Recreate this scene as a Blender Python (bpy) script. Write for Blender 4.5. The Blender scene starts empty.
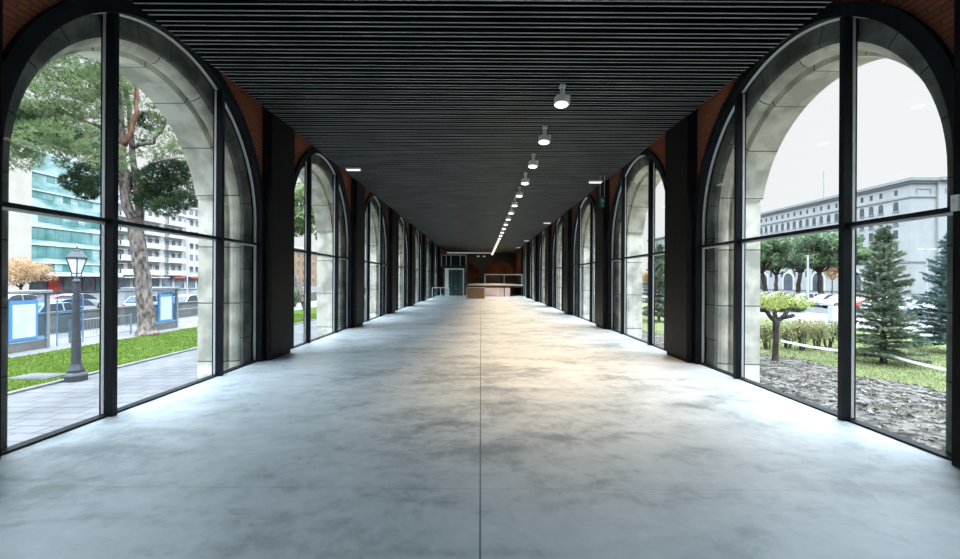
import bpy, math, random
from mathutils import Vector, Matrix, noise
R_ = random.Random(7)
sc = bpy.context.scene
COL = sc.collection
PI = math.pi

# ------------------------------------------------------------------ camera
F = 440.0                                   # focal length in pixels of the 960 px frame
CAMZ = 1.64
cam = bpy.data.cameras.new('camera'); cam.sensor_width = 36; cam.lens = F / 960 * 36
cam.clip_start = .05; cam.clip_end = 1500
camo = bpy.data.objects.new('camera', cam); COL.objects.link(camo)
camo.location = (.03, 0, CAMZ); cam.shift_x = -.6/960
camo.rotation_euler = (Matrix.Rotation(PI/2, 4, 'X') @ Matrix.Rotation(math.radians(.32), 4, 'Z')).to_euler()
sc.camera = camo

# ------------------------------------------------------------------ world: bright overcast sky, brighter towards the zenith
w = bpy.data.worlds.new('overcast_sky'); sc.world = w; w.use_nodes = True
nt = w.node_tree; nt.nodes.clear()
tc = nt.nodes.new('ShaderNodeTexCoord'); sp = nt.nodes.new('ShaderNodeSeparateXYZ')
rp = nt.nodes.new('ShaderNodeValToRGB'); bg = nt.nodes.new('ShaderNodeBackground'); ou = nt.nodes.new('ShaderNodeOutputWorld')
nt.links.new(tc.outputs['Generated'], sp.inputs[0]); nt.links.new(sp.outputs['Z'], rp.inputs[0])
nt.links.new(rp.outputs[0], bg.inputs[0]); nt.links.new(bg.outputs[0], ou.inputs[0])
SKY = 9.0
el = rp.color_ramp.elements
def stop(i, p, c):
    e = el[i] if i < 2 else el.new(p)
    e.position = p; e.color = (c[0]/SKY, c[1]/SKY, c[2]/SKY, 1)
stop(0, 0.0, (.69, .695, .70)); stop(1, 1.0, (6.6, 7.5, 8.6))
stop(2, .40, (.69, .695, .705)); stop(3, .60, (6.4, 7.4, 8.6))
# added skew: upper sky brighter on the right, so the left floor dims
mr_ = nt.nodes.new('ShaderNodeMapRange'); mr_.inputs[1].default_value = .35; mr_.inputs[2].default_value = .6; mr_.inputs[3].default_value = 0; mr_.inputs[4].default_value = .12 * SKY
mm_ = nt.nodes.new('ShaderNodeMath'); mm_.operation = 'MULTIPLY_ADD'; mm_.inputs[2].default_value = SKY
nt.links.new(sp.outputs['Z'], mr_.inputs[0]); nt.links.new(mr_.outputs[0], mm_.inputs[0]); nt.links.new(sp.outputs['X'], mm_.inputs[1]); nt.links.new(mm_.outputs[0], bg.inputs[1])
vs = sc.view_settings
vs.view_transform = 'Standard'; vs.look = 'None'; vs.exposure = 0.45; vs.gamma = 1; vs.use_curve_mapping = False
cy = sc.cycles
cy.use_denoising = True
cy.max_bounces = 10; cy.diffuse_bounces = 5; cy.glossy_bounces = 4; cy.transmission_bounces = 4; cy.transparent_max_bounces = 32
cy.caustics_reflective = False; cy.caustics_refractive = False
cy.sample_clamp_indirect = 6

# ------------------------------------------------------------------ mesh helpers
class MB:
    def __init__(s): s.v = []; s.f = []; s.uv = {}; s.m = []; s.cur = 0
    def add(s, vs, fs, uvs=None):
        b = len(s.v); s.v += [tuple(v) for v in vs]
        for i, f in enumerate(fs):
            if uvs: s.uv[len(s.f)] = uvs[i]
            s.f.append(tuple(b + k for k in f)); s.m.append(s.cur)
    def box(s, x0, x1, y0, y1, z0, z1):
        x0, x1 = sorted((x0, x1)); y0, y1 = sorted((y0, y1)); z0, z1 = sorted((z0, z1))
        s.add([(x0,y0,z0),(x1,y0,z0),(x1,y1,z0),(x0,y1,z0),(x0,y0,z1),(x1,y0,z1),(x1,y1,z1),(x0,y1,z1)],
              [(0,3,2,1),(4,5,6,7),(0,1,5,4),(1,2,6,5),(2,3,7,6),(3,0,4,7)])
    def tube(s, pts, rad, n=8, cap=True):
        pts = [Vector(p) for p in pts]
        if not hasattr(rad, '__len__'): rad = [rad]*len(pts)
        vs = []; fs = []; up = None
        for i, p in enumerate(pts):
            t = (pts[min(i+1, len(pts)-1)] - pts[max(i-1, 0)]).normalized()
            if up is None: up = Vector((1,0,0)) if abs(t.x) < .8 else Vector((0,1,0))
            a = t.cross(up).normalized(); b2 = a.cross(t).normalized(); up = b2
            for k in range(n):
                an = 2*PI*k/n
                vs.append(p + (a*math.cos(an) + b2*math.sin(an))*rad[i])
        for i in range(len(pts)-1):
            for k in range(n):
                fs.append((i*n+k, i*n+(k+1)%n, (i+1)*n+(k+1)%n, (i+1)*n+k))
        if cap: fs.append(tuple(range(n))[::-1]); fs.append(tuple((len(pts)-1)*n+k for k in range(n)))
        s.add(vs, fs)
    def lathe(s, prof, n=12, c=(0,0,0), ph=0):
        vs = []; fs = []
        for r, z in prof:
            for k in range(n):
                a = 2*PI*k/n + ph; vs.append((c[0]+r*math.cos(a), c[1]+r*math.sin(a), c[2]+z))
        for i in range(len(prof)-1):
            for k in range(n): fs.append((i*n+k, i*n+(k+1)%n, (i+1)*n+(k+1)%n, (i+1)*n+k))
        fs.append(tuple(range(n))[::-1]); fs.append(tuple((len(prof)-1)*n+k for k in range(n)))
        s.add(vs, fs)
    def build(s, name, mat, parent=None, smooth=False, bevel=0):
        me = bpy.data.meshes.new(name); me.from_pydata(s.v, [], s.f); me.update()
        mats = mat if isinstance(mat, (list, tuple)) else [mat]
        for m in mats: me.materials.append(m)
        if len(mats) > 1: me.polygons.foreach_set('material_index', s.m)
        if s.uv:
            ul = me.uv_layers.new(name='along')
            for p in me.polygons:
                u = s.uv.get(p.index)
                if u:
                    for k, li in enumerate(p.loop_indices): ul.data[li].uv = u[k]
        if smooth: me.polygons.foreach_set('use_smooth', [True]*len(me.polygons))
        o = bpy.data.objects.new(name, me); COL.objects.link(o)
        if parent: o.parent = parent
        if bevel:
            b = o.modifiers.new('edge', 'BEVEL'); b.width = bevel; b.segments = 2; b.limit_method = 'ANGLE'
        return o

def tag(o, label=None, cat=None, group=None, kind=None):
    if label: o['label'] = label
    if cat: o['category'] = cat
    if group: o['group'] = group
    if kind: o['kind'] = kind
    return o
def empty(name, loc, rz=0):
    o = bpy.data.objects.new(name, None); COL.objects.link(o); o.empty_display_size = .2
    o.location = loc; o.rotation_euler = (0, 0, rz); return o
def copy_tree(o, parent=None):
    c = o.copy(); COL.objects.link(c)
    if parent: c.parent = parent
    for ch in list(o.children): copy_tree(ch, c)
    return c
ORD = ['first','second','third','fourth','fifth','sixth','seventh','eighth','ninth','tenth','eleventh','twelfth','thirteenth',
       'fourteenth','fifteenth','sixteenth','seventeenth','eighteenth','nineteenth','twentieth','twenty-first','twenty-second','twenty-third','twenty-fourth']

# ------------------------------------------------------------------ materials
def mat(name, col, rough=.6, metal=0, col2=None, scale=4, detail=4, stretch=(1,1,1), bump=0, spec=None, lo=.35, hi=.65):
    if spec is None: spec = .5 if rough < .5 else .2 if rough < .75 else .05
    m = bpy.data.materials.new(name); m.use_nodes = True
    n = m.node_tree; b = n.nodes['Principled BSDF']
    b.inputs['Base Color'].default_value = (*col, 1); b.inputs['Roughness'].default_value = rough
    b.inputs['Metallic'].default_value = metal; b.inputs['Specular IOR Level'].default_value = spec
    if col2 is not None or bump:
        t = n.nodes.new('ShaderNodeTexCoord'); mp = n.nodes.new('ShaderNodeMapping'); mp.inputs['Scale'].default_value = stretch
        nz = n.nodes.new('ShaderNodeTexNoise'); nz.inputs['Scale'].default_value = scale; nz.inputs['Detail'].default_value = detail
        n.links.new(t.outputs['Object'], mp.inputs[0]); n.links.new(mp.outputs[0], nz.inputs['Vector'])
        if col2 is not None:
            r = n.nodes.new('ShaderNodeValToRGB')
            r.color_ramp.elements[0].position = lo; r.color_ramp.elements[0].color = (*col, 1)
            r.color_ramp.elements[1].position = hi; r.color_ramp.elements[1].color = (*col2, 1)
            n.links.new(nz.outputs['Fac'], r.inputs[0]); n.links.new(r.outputs[0], b.inputs['Base Color'])
        if bump:
            bp = n.nodes.new('ShaderNodeBump'); bp.inputs['Strength'].default_value = bump; bp.inputs['Distance'].default_value = .05
            n.links.new(nz.outputs['Fac'], bp.inputs['Height']); n.links.new(bp.outputs[0], b.inputs['Normal'])
    return m
def emit(name, col, st):
    m = bpy.data.materials.new(name); m.use_nodes = True; n = m.node_tree; n.nodes.clear()
    e = n.nodes.new('ShaderNodeEmission'); e.inputs[0].default_value = (*col, 1); e.inputs[1].default_value = st
    o = n.nodes.new('ShaderNodeOutputMaterial'); n.links.new(e.outputs[0], o.inputs[0]); return m
def leafmat(name, c1, c2, scale=1.2, trans=.35):
    m = mat(name, c1, .7, 0, c2, scale, 3, spec=.04)
    n = m.node_tree; b = n.nodes['Principled BSDF']; out = n.nodes['Material Output']
    tr = n.nodes.new('ShaderNodeBsdfTranslucent'); mx = n.nodes.new('ShaderNodeMixShader'); mx.inputs[0].default_value = trans
    src = b.inputs['Base Color'].links[0].from_socket
    n.links.new(src, tr.inputs[0]); n.links.new(b.outputs[0], mx.inputs[1]); n.links.new(tr.outputs[0], mx.inputs[2])
    n.links.new(mx.outputs[0], out.inputs[0]); return m
def glassmat(name, tint=(.93,.97,.96), ior=1.45, amt=1.0):
    m = bpy.data.materials.new(name); m.use_nodes = True; n = m.node_tree; n.nodes.clear()
    t = n.nodes.new('ShaderNodeBsdfTransparent'); t.inputs[0].default_value = (*tint, 1)
    g = n.nodes.new('ShaderNodeBsdfGlossy'); g.inputs['Roughness'].default_value = .0
    lw = n.nodes.new('ShaderNodeLayerWeight'); lw.inputs[0].default_value = .5
    fr = n.nodes.new('ShaderNodeMath'); fr.operation = 'POWER'; fr.inputs[1].default_value = 5; n.links.new(lw.outputs['Facing'], fr.inputs[0])
    mu = n.nodes.new('ShaderNodeMath'); mu.operation = 'MULTIPLY_ADD'; mu.inputs[1].default_value = .9*amt; mu.inputs[2].default_value = .04*amt
    mx = n.nodes.new('ShaderNodeMixShader'); o = n.nodes.new('ShaderNodeOutputMaterial')
    n.links.new(fr.outputs[0], mu.inputs[0]); n.links.new(mu.outputs[0], mx.inputs[0])
    n.links.new(t.outputs[0], mx.inputs[1]); n.links.new(g.outputs[0], mx.inputs[2]); n.links.new(mx.outputs[0], o.inputs[0]); return m
def brickmat(name, c1, c2, mortar, bw, bh, plane='YZ', ms=.012, rough=.8, off=.5):
    m = bpy.data.materials.new(name); m.use_nodes = True; n = m.node_tree; b = n.nodes['Principled BSDF']
    t = n.nodes.new('ShaderNodeTexCoord'); s = n.nodes.new('ShaderNodeSeparateXYZ'); c = n.nodes.new('ShaderNodeCombineXYZ')
    n.links.new(t.outputs['Object'], s.inputs[0])
    for k in range(2): n.links.new(s.outputs[plane[k]], c.inputs[k])
    br = n.nodes.new('ShaderNodeTexBrick'); br.offset = off
    br.inputs['Color1'].default_value = (*c1, 1); br.inputs['Color2'].default_value = (*c2, 1); br.inputs['Mortar'].default_value = (*mortar, 1)
    br.inputs['Scale'].default_value = 1; br.inputs['Mortar Size'].default_value = ms
    br.inputs['Brick Width'].default_value = bw; br.inputs['Row Height'].default_value = bh
    n.links.new(c.outputs[0], br.inputs['Vector'])
    nz = n.nodes.new('ShaderNodeTexNoise'); nz.inputs['Scale'].default_value = .8; nz.inputs['Detail'].default_value = 5
    n.links.new(t.outputs['Object'], nz.inputs['Vector'])
    mr = n.nodes.new('ShaderNodeMapRange'); mr.inputs[1].default_value = .3; mr.inputs[2].default_value = .7; mr.inputs[3].default_value = .75; mr.inputs[4].default_value = 1.2
    n.links.new(nz.outputs['Fac'], mr.inputs[0])
    hv = n.nodes.new('ShaderNodeHueSaturation'); n.links.new(mr.outputs[0], hv.inputs['Value']); n.links.new(br.outputs['Color'], hv.inputs['Color'])
    n.links.new(hv.outputs[0], b.inputs['Base Color']); b.inputs['Roughness'].default_value = rough; b.inputs['Specular IOR Level'].default_value = .06
    bp = n.nodes.new('ShaderNodeBump'); bp.inputs['Strength'].default_value = .4; bp.inputs['Distance'].default_value = .01; bp.invert = True
    n.links.new(br.outputs['Fac'], bp.inputs['Height']); n.links.new(bp.outputs[0], b.inputs['Normal'])
    return m

def concrete():
    m = bpy.data.materials.new('polished_concrete'); m.use_nodes = True; n = m.node_tree; b = n.nodes['Principled BSDF']; L = n.links.new
    t = n.nodes.new('ShaderNodeTexCoord')
    def nz(scale, det, st=(1,1,1), dist=0):
        mp = n.nodes.new('ShaderNodeMapping'); mp.inputs['Scale'].default_value = st; mp.inputs['Location'].default_value = (3.7, 8.2, 0); L(t.outputs['Object'], mp.inputs[0])
        z = n.nodes.new('ShaderNodeTexNoise'); z.inputs['Scale'].default_value = scale; z.inputs['Detail'].default_value = det
        z.inputs['Distortion'].default_value = dist; z.inputs['Roughness'].default_value = .62; L(mp.outputs[0], z.inputs['Vector']); return z.outputs['Fac']
    def mth(op, a, b2=None, v=None):
        k = n.nodes.new('ShaderNodeMath'); k.operation = op; L(a, k.inputs[0])
        if b2 is not None: L(b2, k.inputs[1])
        if v is not None: k.inputs[1].default_value = v
        return k.outputs[0]
    big = nz(.42, 6, (1, 1.3, 1), .8); mid = nz(1.7, 8, (.8, 1.5, 1), .5); fine = nz(7, 9, (1, .8, 1), .6)
    mix = mth('ADD', mth('ADD', mth('MULTIPLY', big, v=.37), mth('MULTIPLY', mid, v=.42)), mth('MULTIPLY', fine, v=.21))
    r = n.nodes.new('ShaderNodeValToRGB'); e = r.color_ramp.elements
    e[0].position = .39; e[0].color = (.30,.355,.375,1); e[1].position = .61; e[1].color = (.68,.745,.76,1)
    k = e.new(.5); k.color = (.56,.625,.645,1)
    L(mix, r.inputs[0])
    # saw-cut joints: one along the middle, one across at every bay
    s = n.nodes.new('ShaderNodeSeparateXYZ'); L(t.outputs['Object'], s.inputs[0])
    jx = mth('LESS_THAN', mth('ABSOLUTE', mth('SUBTRACT', s.outputs['X'], v=.036)), v=.006)
    yy = mth('ABSOLUTE', mth('SUBTRACT', mth('FRACT', mth('DIVIDE', mth('ADD', s.outputs['Y'], v=-3.45 + 598 + 2.99), v=5.98)), v=.5))
    jy = mth('LESS_THAN', yy, v=.0006)
    jj = mth('MAXIMUM', mth('MULTIPLY', jx, v=.75), mth('MULTIPLY', jy, v=.3))
    mx = n.nodes.new('ShaderNodeMix'); mx.data_type = 'RGBA'; mx.inputs['B'].default_value = (.05,.055,.06,1)
    L(jj, mx.inputs['Factor']); L(r.outputs[0], mx.inputs['A']); L(mx.outputs['Result'], b.inputs['Base Color'])
    mr = n.nodes.new('ShaderNodeMapRange'); mr.inputs[1].default_value = .35; mr.inputs[2].default_value = .65; mr.inputs[3].default_value = .34; mr.inputs[4].default_value = .52
    L(mid, mr.inputs[0]); L(mr.outputs[0], b.inputs['Roughness'])
    b.inputs['Specular IOR Level'].default_value = .5
    bp = n.nodes.new('ShaderNodeBump'); bp.inputs['Strength'].default_value = .06; bp.inputs['Distance'].default_value = .02; L(mid, bp.inputs['Height']); L(bp.outputs[0], b.inputs['Normal'])
    return m

def stonemat(name, c1, c2, joint=.62):
    m = mat(name, c1, .85, 0, c2, 2.3, 10, bump=.3, lo=.38, hi=.60)
    n = m.node_tree; b = n.nodes['Principled BSDF']; L = n.links.new
    uv = n.nodes.new('ShaderNodeUVMap'); uv.uv_map = 'along'; s = n.nodes.new('ShaderNodeSeparateXYZ'); L(uv.outputs[0], s.inputs[0])
    d = n.nodes.new('ShaderNodeMath'); d.operation = 'DIVIDE'; d.inputs[1].default_value = joint; L(s.outputs[0], d.inputs[0])
    fr = n.nodes.new('ShaderNodeMath'); fr.operation = 'FRACT'; L(d.outputs[0], fr.inputs[0])
    lt = n.nodes.new('ShaderNodeMath'); lt.operation = 'LESS_THAN'; lt.inputs[1].default_value = .022; L(fr.outputs[0], lt.inputs[0])
    src = b.inputs['Base Color'].links[0].from_socket
    mx = n.nodes.new('ShaderNodeMix'); mx.data_type = 'RGBA'; mx.inputs['B'].default_value = (c1[0]*.35, c1[1]*.35, c1[2]*.35, 1)
    fl = n.nodes.new('ShaderNodeMath'); fl.operation = 'FLOOR'; L(d.outputs[0], fl.inputs[0])
    wn = n.nodes.new('ShaderNodeTexWhiteNoise'); wn.noise_dimensions = '1D'; L(fl.outputs[0], wn.inputs['W'])
    mr = n.nodes.new('ShaderNodeMapRange'); mr.inputs[3].default_value = .86; mr.inputs[4].default_value = 1.1; L(wn.outputs['Value'], mr.inputs[0])
    hv = n.nodes.new('ShaderNodeHueSaturation'); L(mr.outputs[0], hv.inputs['Value']); L(src, hv.inputs['Color'])
    L(lt.outputs[0], mx.inputs['Factor']); L(hv.outputs[0], mx.inputs['A']); L(mx.outputs['Result'], b.inputs['Base Color'])
    return m

M = {}
M['concrete'] = concrete()
M['stone'] = stonemat('granite_stone', (.50,.485,.41), (.84,.81,.70), 1.05)
M['stonedark'] = stonemat('shaded_arch_stone', (.075,.085,.08), (.16,.17,.16), .64)  # arch stone darkened: shade of the inward face put into its colour
M['stoneplain'] = mat('granite_wall', (.34,.33,.30), .85, 0, (.46,.45,.41), 2, 6)
M['brick'] = brickmat('red_brick', (.28,.085,.045), (.20,.062,.036), (.11,.058,.042), .25, .065)
M['brickend'] = brickmat('red_brick_end', (.36,.13,.08), (.27,.10,.06), (.18,.11,.09), .25, .065, 'XZ')
M['steel'] = mat('dark_steel', (.006,.008,.012), .35, 0, (.011,.014,.019), 3, 4, spec=.14)
M['clad'] = mat('dark_bronze_cladding', (.006,.006,.007), .42, 0, (.013,.012,.012), 6, 5, (1.5,5,.5), spec=.06)
M['black'] = mat('matt_black', (.008,.009,.011), .7)
M['alu'] = mat('pale_aluminium', (.62,.64,.67), .35, .2)
M['slat'] = mat('black_slat', (.009,.010,.011), .7, spec=.08)
M['lip'] = mat('grey_slat_edge', (.20,.222,.235), .5, 0, (.30,.325,.345), 2, 3, (.5,1,1))
M['glass'] = glassmat('clear_glass', (.96,.985,.98), 1.45, .6)
M['white'] = mat('white_enamel', (.78,.78,.76), .4)
M['lens'] = emit('lamp_lens', (1,.86,.68), 3.2)
M['flat'] = emit('luminaire_diffuser', (1,.98,.95), 1.3)
M['cove'] = emit('cove_lamp', (1,.93,.82), .28)

# ------------------------------------------------------------------ the hall
W, BAY, C0, RAD, ZS, G = 4.4, 5.98, 6.272, 2.345, 2.70, -1.2
NB = list(range(-2, 7)); Y0 = C0 - 2.5*BAY; Y1 = C0 + 6.5*BAY; YEND = 55.0
A0 = math.asin(.45/(.82*RAD))
ANG = [PI - k*PI/48 for k in range(49)]
ANG2 = sorted(ANG + [A0, A0 - 1e-4, PI - A0, PI - A0 + 1e-4], reverse=True)
def path(r, zb, step=0.0):
    """jamb - arc - jamb, as (y, z); with a step the jamb below the impost stands back"""
    pts = [(-r, zb), (-r, 1.0), (-r, ZS)] + [(r*math.cos(a), ZS + r*math.sin(a)) for a in ANG2[1:-1]] + [(r, ZS), (r, 1.0), (r, zb)]
    if step:
        out = []; yj = r*math.cos(A0) + step
        for i, (y, z) in enumerate(pts):
            if z < ZS + r*math.sin(A0 - 5e-5): out.append((math.copysign(yj, y), z))
            else: out.append((y, z))
        pts = out
    return pts
ARC = [0]
for (a, b) in zip(path(RAD, G), path(RAD, G)[1:]): ARC.append(ARC[-1] + math.hypot(b[0]-a[0], b[1]-a[1]))
ARC = [a - ARC[-1]/2 + 62 for a in ARC]
def sweep(mb, sec, zb, s=1, yc=0, close=False):
    """sec: list of (r, x, step); faces along the arch path"""
    ps = [path(r, zb, st) for r, x, st in sec]; n = len(ps[0]); vs = []
    for k, (r, x, st) in enumerate(sec): vs += [(s*x, yc + p[0], p[1]) for p in ps[k]]
    fs = []; uv = []
    rng = range(len(sec) if close else len(sec)-1); v = 0
    for k in rng:
        k2 = (k+1) % len(sec); dv = math.hypot(sec[k2][0]-sec[k][0], sec[k2][1]-sec[k][1])
        for i in range(n-1):
            f = (k*n+i, k*n+i+1, k2*n+i+1, k2*n+i); u = ((ARC[i], v), (ARC[i+1], v), (ARC[i+1], v+dv), (ARC[i], v+dv))
            if s < 0: f = f[::-1]; u = u[::-1]
            fs.append(f); uv.append(u)
        v += dv
    mb.add(vs, fs, uv)
def holed(mb, r, x, zb, zt, s, yc, step=0.0, half=BAY/2, flip=False):
    ps = path(r, zb, step); vs = []; fs = []
    for y, z in ps:
        if z <= ZS: q = (math.copysign(half, y), z)
        else:
            dy, dz = y, z - ZS; t = min(half/abs(dy) if abs(dy) > 1e-6 else 1e9, (zt-ZS)/dz)
            q = (dy*t, ZS + dz*t)
        vs += [(s*x, yc+y, z), (s*x, yc+q[0], q[1])]
    for i in range(len(ps)-1):
        f = (2*i, 2*i+1, 2*i+3, 2*i+2); fs.append(f if (s > 0) != flip else f[::-1])
    for cnr in (-half, half):            # corner triangle at the top
        i = min(range(len(ps)-1), key=lambda i: abs(vs[2*i+1][1]-(yc+cnr)) + abs(vs[2*i+1][2]-zt) + abs(vs[2*i+3][1]-(yc+cnr)) + abs(vs[2*i+3][2]-zt))
        vs.append((s*x, yc+cnr, zt)); fs.append((2*i+1, len(vs)-1, 2*i+3))
    mb.add(vs, fs)

m = MB(); m.box(-4.46, 4.46, Y0, YEND+1.5, -1.35, 0)
tag(m.build('floor', M['concrete']), 'grey polished concrete floor of the long hall', 'floor', kind='structure')

# slatted ceiling: blades in pairs right across the hall, with the roof above them
ZC = 4.93
m = MB(); y = 5.186 - 60*.228
while y < YEND - 1:
    if y > Y0 + .2:
        for d in (0, .094):
            m.cur = 0; m.box(-4.15, 4.15, y+d-.009, y+d+.009, ZC+.002, ZC+.13)
            m.cur = 1; m.box(-4.15, 4.15, y+d-.011, y+d+.011, ZC, ZC+.002)
    y += .228
m.cur = 0
for x in (-3.6, -1.2, 1.2, 3.6): m.box(x-.02, x+.02, Y0+.1, YEND-1, ZC+.13, ZC+.17)
tag(m.build('ceiling', [M['slat'], M['lip']]), 'dark ceiling of thin cross slats running the length of the hall', 'ceiling', kind='structure')
m = MB(); m.box(-5.6, 5.6, Y0-.3, YEND+1.8, 5.75, 6.6)
tag(m.build('roof', M['black']), 'black roof slab above the ceiling slats', 'roof', kind='structure')

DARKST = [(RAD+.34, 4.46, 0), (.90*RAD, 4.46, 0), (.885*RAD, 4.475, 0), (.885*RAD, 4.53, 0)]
STONE = [(.885*RAD, 4.53, 0), (.872*RAD, 4.545, 0), (.857*RAD, 4.575, 0), (.845*RAD, 4.62, 0), (.84*RAD, 4.67, 0),
         (.868*RAD, 4.675, 0), (.868*RAD, 4.74, 0), (.82*RAD, 4.745, .045), (.82*RAD, 4.92, .075), (.82*RAD, 5.25, .075)]
for s, side in ((-1, 'left'), (1, 'right')):
    st = MB(); ex = MB(); br = MB()
    for nb in NB:
        yc = C0 + nb*BAY
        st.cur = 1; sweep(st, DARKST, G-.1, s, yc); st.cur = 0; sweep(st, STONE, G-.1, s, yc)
        holed(ex, .82*RAD, 5.25, G-.1, 6.6, s, yc, .075)
        holed(br, RAD+.13, 4.33, 0, 5.75, s, yc, 0, flip=True)
    ex.box(s*4.4, s*5.25, Y1, YEND+1.6, G-.1, 6.6); br.box(s*4.33, s*4.45, Y1, YEND+1, 0, 5.75)
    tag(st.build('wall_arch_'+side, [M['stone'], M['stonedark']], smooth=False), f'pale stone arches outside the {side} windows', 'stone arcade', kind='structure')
    tag(ex.build('wall_exterior_'+side, M['stoneplain']), f'outer stone face of the {side} arcade', 'wall', kind='structure')
    tag(br.build('wall_'+side, M['brick']), f'red brick wall around the {side} arched windows', 'wall', kind='structure')
m = MB(); m.box(-5.3, 5.3, Y0-.3, Y0, G, 6.6)
tag(m.build('wall_front', mat('light_plaster', (.62,.62,.60), .8)), 'pale end wall behind the viewer', 'wall', kind='structure')

# one arched window: local x points outwards, copied to every bay on both sides
def make_window():
    root = empty('window_1', (0, 0, 0))
    f = MB(); sweep(f, [(RAD, 4.46-W, 0), (RAD, 4.27-W, 0), (RAD+.15, 4.27-W, 0), (RAD+.15, 4.46-W, 0)], 0, close=True)
    f.box(4.35-W, 4.46-W, -RAD, RAD, 0, .022); f.build('window_frame', M['steel'], root)
    b = MB(); sweep(b, [(RAD-.018, 4.425-W, 0), (RAD-.018, 4.39-W, 0), (RAD, 4.38-W, 0)], .035)
    b.build('glazing_bead', M['alu'], root)
    for q in (-1.085, 1.085):
        zt = ZS + math.sqrt(RAD**2 - (abs(q)+.035)**2) + .02
        k = MB(); k.box(4.295-W, 4.45-W, q-.036, q+.036, 0, zt); mu = k.build('mullion', M['steel'], root)
        k = MB()
        for e in (-1, 1): k.box(4.393-W, 4.425-W, q+e*.036, q+e*.043, .035, zt-.02)
        k.build('glazing_bead', M['alu'], mu)
    k = MB(); k.box(4.335-W, 4.45-W, -RAD, RAD, 2.285, 2.33); tr = k.build('transom', M['steel'], root)
    k = MB(); k.box(4.385-W, 4.42-W, -RAD, RAD, 2.262, 2.285); k.build('glazing_bead', M['alu'], tr)
    g = MB(); ps = path(RAD, .03); n = len(ps)
    half = [p for p in ps]
    vs = [(4.405-W, p[0], p[1]) for p in half]; h = n//2; fs = []
    for i in range(h): fs.append((i, i+1, n-2-i, n-1-i) if i+1 < n-2-i else (i, i+1, n-1-i))
    g.add(vs, fs); g.build('pane', M['glass'], root)
    return root
win0 = make_window(); wn = 0
for s, side in ((-1, 'left'), (1, 'right')):
    for nb in NB:
        wn += 1
        o = win0 if wn == 1 else copy_tree(win0)
        o.name = f'window_{wn}'
        o.location = (s*W, C0 + nb*BAY + .025, 0); o.rotation_euler = (0, 0, 0 if s > 0 else PI)
        where = {-2: f'arched window in the {side} wall well behind the viewer', -1: f'arched window in the {side} wall beside the viewer'}.get(
            nb, f'dark framed arched window, {ORD[max(nb,0)]} along the {side} wall')
        tag(o, where, 'window', f'arched windows of the {side} wall', 'structure')

def make_pillar():
    root = empty('pillar', (0, 0, 0))
    k = MB(); k.box(4.215, 4.34, -.50, .50, 0, 5.75); k.build('core', M['black'], root)
    k = MB(); k.box(4.12, 4.215, -.53, .53, .095, 5.7); k.box(4.118, 4.12, -.53, .53, .1, 2.27); k.build('cladding_panel', M['clad'], root, bevel=.006)
    k = MB(); k.box(4.17, 4.215, -.47, .50, 0, .095); k.build('plinth', M['black'], root)
    return root
pil0 = make_pillar(); first = True
for s, side in ((-1, 'left'), (1, 'right')):
    for nb in NB:
        o = pil0 if first else copy_tree(pil0); first = False
        o.location = (0, C0 + (nb+.5)*BAY, 0); o.rotation_euler = (0, 0, 0 if s > 0 else PI)
        lab = {-2: f'dark metal pier behind the viewer on the {side}', -1: f'dark metal pier cut by the {side} edge of the picture'}.get(
            nb, f'dark metal pier after the {ORD[max(nb,0)]} arched window of the {side} wall')
        tag(o, lab, 'pier', f'dark piers along the {side} wall', 'structure')

# ------------------------------------------------------------------ far end of the hall
M['offwhite'] = mat('off_white_paint', (.70,.72,.72), .5)
M['panelglass'] = glassmat('rail_glass', (.80,.90,.90), 1.5, 1.0)
M['wood'] = mat('brown_boards', (.22,.13,.075), .5, 0, (.30,.19,.11), 5, 4, (6,1,.4))
M['dark'] = mat('dark_paint', (.02,.022,.025), .6)
M['slab'] = mat('pale_slab_edge', (.55,.54,.50), .6)
m = MB(); m.box(-4.4, 4.4, 56.2, 56.5, 0, 5.75)
tag(m.build('wall_back', M['brickend']), 'red brick wall closing the far end of the hall', 'wall', kind='structure')
def arched_screen():
    mb = MB(); y0, y1 = 54.0, 54.4; cs = ((-1.55, 1.45), (2.35, 1.9)); zs = 2.1
    xs = sorted(set([-4.33, 4.33] + [c + r*math.cos(PI*k/20) for c, r in cs for k in range(21)]))
    def low(x):
        for c, r in cs:
            if abs(x-c) < r - 1e-6: return zs + math.sqrt(r*r-(x-c)**2)
        return None
    for a, b in zip(xs, xs[1:]):
        mid = low((a+b)/2)
        if mid is None: mb.box(a, b, y0, y1, 0, 5.75); continue
        za = low(a) or zs; zb = low(b) or zs
        mb.add([(a,y0,za),(b,y0,zb),(b,y1,zb),(a,y1,za),(a,y0,5.75),(b,y0,5.75),(b,y1,5.75),(a,y1,5.75)], [(0,3,2,1),(4,5,6,7),(0,1,5,4),(1,2,6,5),(2,3,7,6),(3,0,4,7)])
    return mb
tag(arched_screen().build('wall_screen', M['dark']), 'dark screen wall with two round arches at the far end', 'wall', kind='structure')

# raised platform with its railing
pl = empty('raised_platform', (0, 42, 0)); tag(pl, 'raised platform with pale slab edge across the far end', 'platform')
m = MB(); m.box(-1.25, 4.1, -.04, 11.9, 1.04, 1.16); m.build('slab_edge', M['slab'], pl)
m = MB(); m.box(-1.2, 4.1, .05, .5, .86, 1.04); m.box(-1.2, 4.1, .5, 11.9, .98, 1.04); m.build('beam', M['dark'], pl)
for x in (.42, 2.3, 4.0):
    m = MB(); m.box(x-.04, x+.04, .1, .18, 0, .9); m.build('post', M['steel'], pl)
m = MB(); m.box(.45, 2.95, 1.5, 1.6, 0, .97); m.build('back_panel', mat('pinkish_plaster', (.78,.55,.48), .7, 0, (.85,.80,.78), 1.3, 2, (1,1,.3)), pl)
rl = empty('glass_railing', (0, 42.1, 1.16)); tag(rl, 'glass railing with pale handrail standing on the raised platform', 'railing', 'glass railings at the far end')
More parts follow.
